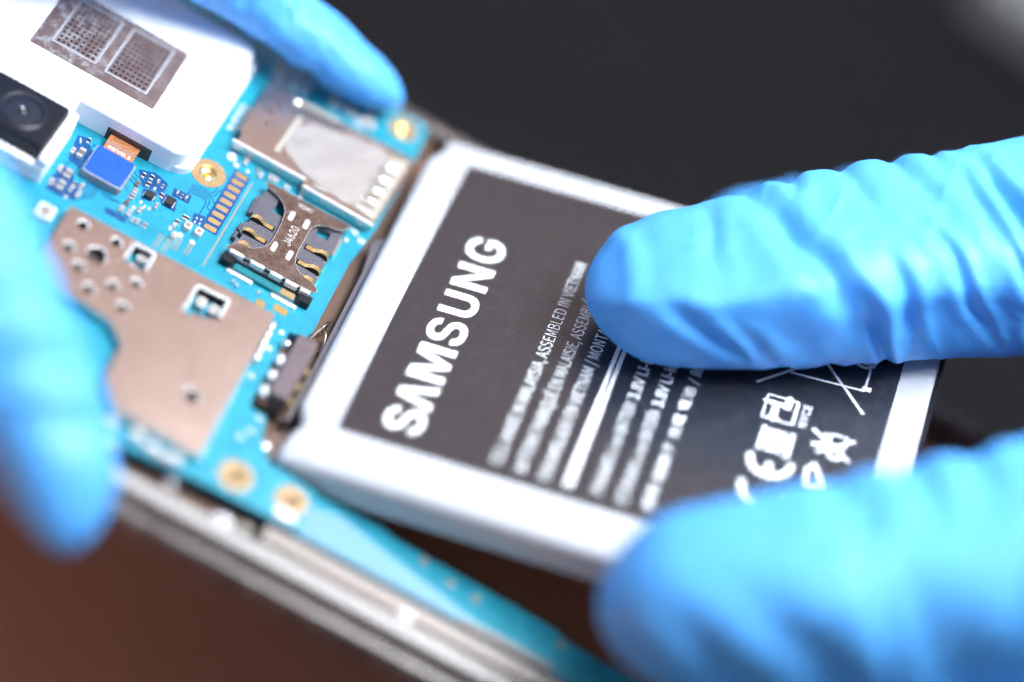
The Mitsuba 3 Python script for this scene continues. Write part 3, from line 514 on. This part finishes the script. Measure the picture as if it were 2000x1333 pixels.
ink('certificate_mark', unary_union([fr.exterior.buffer(.12), seg([(46.3, 27.4), (48.0, 27.4)], .7), Polygon([(45.55, 27.3), (46.0, 27.95), (46.45, 27.3)]), Polygon([(47.6, 28.3), (48.4, 29.1), (49.2, 28.3)]), seg([(48.4, 28.3), (48.4, 26.9)], .85), seg([(47.2, 26.9), (47.2, 25.3)], .85), Polygon([(46.4, 25.4), (47.3, 24.6), (48.1, 25.4)]), seg([(49.4, 25.0), (49.4, 28.4)], .4)]), label='square arrow mark'); ink('print_line', up(fit(glyphs('NYCE', 600), 0, 0, 3.4, 1.0), 50.95, 25.1))
ink('certificate_mark', unary_union([seg([(46.75, 20.3), (46.75, 23.85)], .55), seg([(49.85, 20.0), (49.85, 23.8)], .55), up(fit(glyphs('NOM', 800), 0, 0, 3.3, 2.2), 49.4, 20.35)]), label='NOM mark between two bars')
def arc(cx, cy, r, w): return LineString([(cx + r * math.cos(a), cy + r * math.sin(a)) for a in np.linspace(math.pi, 2 * math.pi, 30)]).buffer(w / 2, cap_style=1)
ink('ce_mark', unary_union([arc(48.4, 19.2, 2.2, .85), seg([(48.4, 17.2), (48.4, 18.9)], .85), arc(48.4, 15.2, 2.2, .85)]), label='CE mark')
ink('warning_mark', unary_union([seg([(51.6, 25.4), (56.3, 22.1)], .42), seg([(52.6, 22.2), (56.3, 25.3)], .42), sbox(53.7, 23.9, 55.4, 25.4).exterior.buffer(.14), Point(54.6, 22.7).buffer(.95).difference(Point(54.6, 22.7).buffer(.5)), seg([(51.9, 23.2), (53.4, 23.6)], .6), seg([(53.0, 25.3), (53.9, 23.8)], .4)]), label='small crossed-out warning mark')
ink('warning_mark', Polygon([(52.2, 19.4), (52.9, 20.5), (54.3, 17.9), (52.6, 17.4)]).exterior.buffer(.25), label='triangular warning mark')
for x, y, t in ((2.3, 12.95, '+'), (2.4, 8.45, '−')): ink('pole_mark', up(fit(glyphs(t, 500), 0, 0, .8, .8 if t == '+' else .2), x + .4, y - .4), 'print_grey', label='grey pole mark near the contacts')

# ================================================================ gloved hands
def fnoise(p, s=0): return meshkit.noise(p, s)
def limb(path, a, b, upv, near, tip=8., expo=2.5, ns=330, nf=220, folds=(), rnd=0, seed=0, amp=.35, lam=3.2, start=8., flat=0., ridges=()):
    """one finger of a glove, base end closed: a tube along a path (mm), half width a and half height b along it, rounded tip, folds pressed into it.
    folds: (s, slope, angle, window, depth, width): s in mm from the tip at that angle round the finger (0 top, 90 the near side)"""
    path = np.array(path, float); d = np.r_[0, np.cumsum(np.linalg.norm(np.diff(path, axis=0), axis=1))]
    spl = CubicSpline(d, path); t = np.linspace(0, 1, ns); s = d[-1] * (.35 * t ** 2 + .65 * t); s = np.where(s < tip, tip * (s / tip) ** 1.6, s)
    c, tan = spl(s), spl(s, 1); tan /= np.linalg.norm(tan, axis=1, keepdims=True)
    side = np.cross(tan, upv); side /= np.linalg.norm(side, axis=1, keepdims=True)
    if side[ns // 2] @ np.array(near, float) < 0: side = -side
    up_ = np.cross(side, tan); up_ *= np.sign((up_ @ np.array(upv, float)))[:, None]
    xs = np.linspace(0, d[-1], len(a)); A, Bb = PchipInterpolator(xs, a)(s), PchipInterpolator(xs, b)(s)
    cap_ = np.where(s < tip, np.sqrt(np.clip(1 - (1 - s / tip) ** 2, 0, 1)), 1.0)
    f = np.linspace(0, 2 * math.pi, nf, endpoint=False); cf, sf = np.cos(f), np.sin(f)
    rad = (np.abs(cf) ** expo + np.abs(sf) ** expo) ** (-1 / expo)
    Xs, Yu = rad * sf, rad * cf
    Xs = np.sign(Xs) * np.abs(Xs); Yu = np.where(Yu < 0, Yu * (1 - flat), Yu)
    S_, F_ = np.meshgrid(s, np.degrees((f + math.pi) % (2 * math.pi) - math.pi), indexing='ij')
    q3 = np.stack([S_ / lam, 1.5 * np.cos(np.radians(F_)) + 7, 1.5 * np.sin(np.radians(F_)) + 3 + .12 * S_], -1)
    wob = fnoise(q3 * [.6, 1.2, 1.2], seed + 5) - .5
    D = np.zeros_like(S_); r2 = np.random.default_rng(seed)
    allf = list(folds)
    for _ in range(rnd):
        allf.append((r2.uniform(start, d[-1]), r2.normal(0, .05), r2.uniform(-180, 180), r2.uniform(25, 70), r2.uniform(.15, .5), r2.uniform(.5, 1.3)))
    for s0, sl, f0, fw, A0, w in allf:
        df = (F_ - f0 + 180) % 360 - 180
        u = (S_ - (s0 + sl * df + wob * 1.6)) / w
        D += A0 * np.exp(-(np.abs(df) / fw) ** 3) * (-np.exp(-u ** 2) + .55 * np.exp(-((u - 1.9) / 1.1) ** 2) + .4 * np.exp(-((u + 2.0) / 1.4) ** 2))
    rid = 1 - np.abs(2 * fnoise(q3 + wob[..., None] * 1.5, seed + 1) - 1)
    rid2 = 1 - np.abs(2 * fnoise(q3 * [2.1, 1.6, 1.6] + 9, seed + 2) - 1)
    D += amp * ((rid ** 3 - .3) + .4 * (rid2 ** 2 - .4)) * np.clip((S_ - start * .5) / start, .12, 1)
    D += .10 * (fnoise(q3 * 3.1, seed + 3) - .5)
    for f0, sl, s0, s1, A0, w in ridges:                    # edges that run along the finger: (angle, degrees per mm, from, to, height, width in degrees)
        D += A0 * np.exp(-((F_ - f0 - sl * (S_ - s0) - wob * 14) / w) ** 2) / (1 + np.exp(-(S_ - s0) / 1.2)) / (1 + np.exp((S_ - s1) / 1.5))
    D *= cap_[:, None]
    pos = c[:, None, :] + side[:, None, :] * (A * cap_)[:, None, None] * Xs[None, :, None] + up_[:, None, :] * (Bb * cap_)[:, None, None] * Yu[None, :, None]
    nr = side[:, None, :] * (Xs / A.mean())[None, :, None] + up_[:, None, :] * (Yu / Bb.mean())[None, :, None]; nr /= np.linalg.norm(nr, axis=2, keepdims=True)
    tb_ = -tan[:, None, :] * np.sqrt(1 - cap_ ** 2)[:, None, None]; nr = nr * cap_[:, None, None] + tb_
    pos = pos + nr * D[..., None]
    v = np.vstack([c[:1], pos[1:].reshape(-1, 3), c[-1:]]); fc = []
    i, j = np.meshgrid(np.arange(ns - 2), np.arange(nf), indexing='ij'); p = 1 + i * nf + j; q = 1 + i * nf + (j + 1) % nf
    fc = np.vstack([np.stack([p, q, q + nf], -1).reshape(-1, 3), np.stack([p, q + nf, p + nf], -1).reshape(-1, 3),
                    np.stack([np.zeros(nf, int), 1 + (np.arange(nf) + 1) % nf, 1 + np.arange(nf)], 1), np.stack([np.full(nf, len(v) - 1), 1 + (ns - 2) * nf + np.arange(nf), 1 + (ns - 2) * nf + (np.arange(nf) + 1) % nf], 1)])
    m = trimesh.Trimesh(v, fc, process=False)
    if m.volume < 0: m.invert()
    return m
def solid(m): return m3.Manifold(m3.Mesh(np.asarray(m.vertices, np.float32), np.asarray(m.faces, np.uint32)))
def hull(balls):
    """palm: the hull of spheres (x, y, z, r), refined"""
    pts = []
    for x, y, z, r in balls:
        pts.append(trimesh.creation.icosphere(subdivisions=3, radius=r).vertices + [x, y, z])
    h = trimesh.convex.convex_hull(np.vstack(pts)); return solid(h)
def joined(ms):
    o = ms[0]
    for m in ms[1:]: o = o + m
    q = o.to_mesh(); return trimesh.Trimesh(np.array(q.vert_properties[:, :3]), np.array(q.tri_verts), process=False)
Bq = lambda pts: to_batt(np.array(pts, float))
UPB = (-math.sin(TH), 0, math.cos(TH))
# right hand: index finger on the label, thumb on the near edge, middle finger behind under the far edge
index = limb(Bq([(24.3, 30.2, 4.6), (29, 31.7, 5.9), (37.4, 34.7, 7.2), (49.5, 41.4, 8.6), (67.5, 51.2, 10), (83, 57.3, 14), (100, 62, 18)]), [6.9, 8.6, 9.9, 10.6, 11.6, 11.8, 12], [5.2, 6.6, 7.8, 8.8, 9.6, 10, 11], UPB, (.4, -1, 0), tip=8.5, expo=3.6, ns=620, nf=360,
  folds=[(23, .055, 25, 75, 1.15, 1.6), (29.0, .06, 95, 40, .9, .9), (32.0, .05, 70, 35, .6, .9), (38.5, .085, 60, 40, .6, .8), (42.0, .03, 10, 35, .5, 1.0), (46.0, .055, 70, 45, .7, .8), (4.6, .012, -8, 62, -.38, 1.2), (46.5, .06, 20, 50, .8, 1.1), (13.2, .0, -5, 28, .28, 1.0), (12.0, .10, 78, 30, .8, 1.2), (17, .09, 100, 30, .5, 1.0), (48, .05, 60, 60, .8, 1.4), (24.5, -.03, -60, 40, .5, 1.0), (30, .02, -50, 50, .5, 1.1), (36, .03, -40, 50, .5, 1.1)], rnd=6, seed=11, amp=.17, lam=7, start=20, ridges=[(50, -.35, 4, 24, .55, 10), (62, .2, 27, 60, .4, 10), (-55, 0, 5, 40, .3, 12)])
thumb = limb(Bq([(37.0, -8.6, 2.6), (41.6, -7.4, 3.8), (48.8, -5.5, 5.8), (56.6, -3.0, 7.4), (70, 2.5, 10.2), (83, 8.2, 14), (100, 15, 18)]), [7.0, 8.8, 10.2, 10.8, 11.6, 12, 13], [7.4, 9.0, 9.8, 10.2, 11, 12, 13], UPB, (.4, -1, 0), tip=9., expo=2.5, ns=420, nf=260,
  folds=[(12, .10, 80, 40, .6, 2.2), (21, .12, 85, 45, .8, 2.8), (31, .08, 70, 55, .45, 3.0), (24, .03, -40, 40, .6, 1.8), (31, .03, -45, 40, .6, 1.6), (38, .0, -50, 40, .5, 1.6)], rnd=4, seed=23, amp=.25, lam=7.0, start=16)
middle = limb(Bq([(30.5, 58.5, -11), (35.5, 60.5, -11.2), (41, 63.3, -11.5), (47.4, 67, -12), (56.5, 72.3, -12), (68, 77.5, -10.5), (85.9, 78, 0), (102, 74, 12)]), [6, 7.5, 8.3, 8.8, 9.2, 9.5, 10, 11], [6, 7.4, 8.2, 8.6, 9, 9.4, 10, 11], UPB, (.4, -1, 0), tip=8., ns=300, nf=180, folds=[(20, .02, 0, 90, .7, 1.8), (27, .02, 0, 90, .7, 1.8), (33, .02, 0, 90, .7, 1.6)], rnd=20, seed=31, amp=.5, lam=4., start=10)
ring = limb(Bq([(62, -11, -9), (68, -9, -8), (76, -5.5, -6.5), (85, -1, -4), (100, 10, 4)]), [6, 8, 9.5, 10, 11], [6, 8, 9, 10, 11], UPB, (.4, -1, 0), tip=8., ns=220, nf=160, rnd=10, seed=41, amp=.5, lam=5.)
palm = hull([(*Bq([p[:3]])[0], p[3]) for p in ((98, 62, 18, 11.5), (100, 72, 15, 11), (99, 17, 20, 12.5), (99, 11, 6, 10.5), (150, 60, 22, 18), (150, 25, 26, 20))])
put('gloved_hand', joined([solid(index), solid(thumb), solid(middle), solid(ring), palm]), 'nitrile', smooth=True, label='blue nitrile gloved right hand pinching the tilted battery, index fingertip on its black label', category='gloved hand')
# left hand: thumb over the shield at the near edge, index finger on the far edge of the board
lthumb = limb([(-13.2, -24.6, 4.0), (-15.3, -21.6, 6.6), (-18.9, -18.0, 8.6), (-27.2, -12.9, 11.5), (-38.0, -7.2, 14.5), (-53, -2, 18), (-67, 5, 22)], [4.2, 5.9, 7.1, 8.6, 9.6, 10.6, 11.5], [4.0, 5.4, 6.8, 8.4, 9.4, 10, 11], (0, 0, 1), (.6, -.8, 0), tip=8., expo=2.3, ns=340, nf=220,
  folds=[(11, .03, 0, 70, .5, 1.6), (17, .03, 20, 80, .6, 2.0), (23, .03, 0, 80, .6, 2.0), (29, .03, 20, 80, .5, 2.2)], rnd=8, seed=51, amp=.35, lam=5., start=10)
lindex = limb([(-5.6, 53.8, 2.4), (-8.2, 53.4, 3.4), (-11.5, 53.0, 4.2), (-18.6, 52.7, 6.1), (-26, 52.0, 8.4), (-38, 48.6, 14), (-52, 42, 19), (-66, 32, 23)], [2.6, 3.6, 4.6, 5.8, 7.4, 8.8, 10, 11], [2.4, 3.2, 3.9, 5.2, 7, 8.4, 10, 11], (0, 0, 1), (0, -1, 0), tip=6., expo=2.2, ns=300, nf=200, folds=[(16, .02, 0, 90, .35, 2.0)], rnd=5, seed=61, amp=.25, lam=6., start=10)
lpalm = hull([(-64, 32, 23, 10.5), (-64, 6, 22, 11), (-105, 30, 30, 20), (-105, 0, 30, 20)])
put('gloved_hand', joined([solid(lthumb), solid(lindex), lpalm]), 'nitrile', smooth=True, label='blue nitrile gloved left hand holding the phone, thumb over the large metal shield', category='gloved hand')
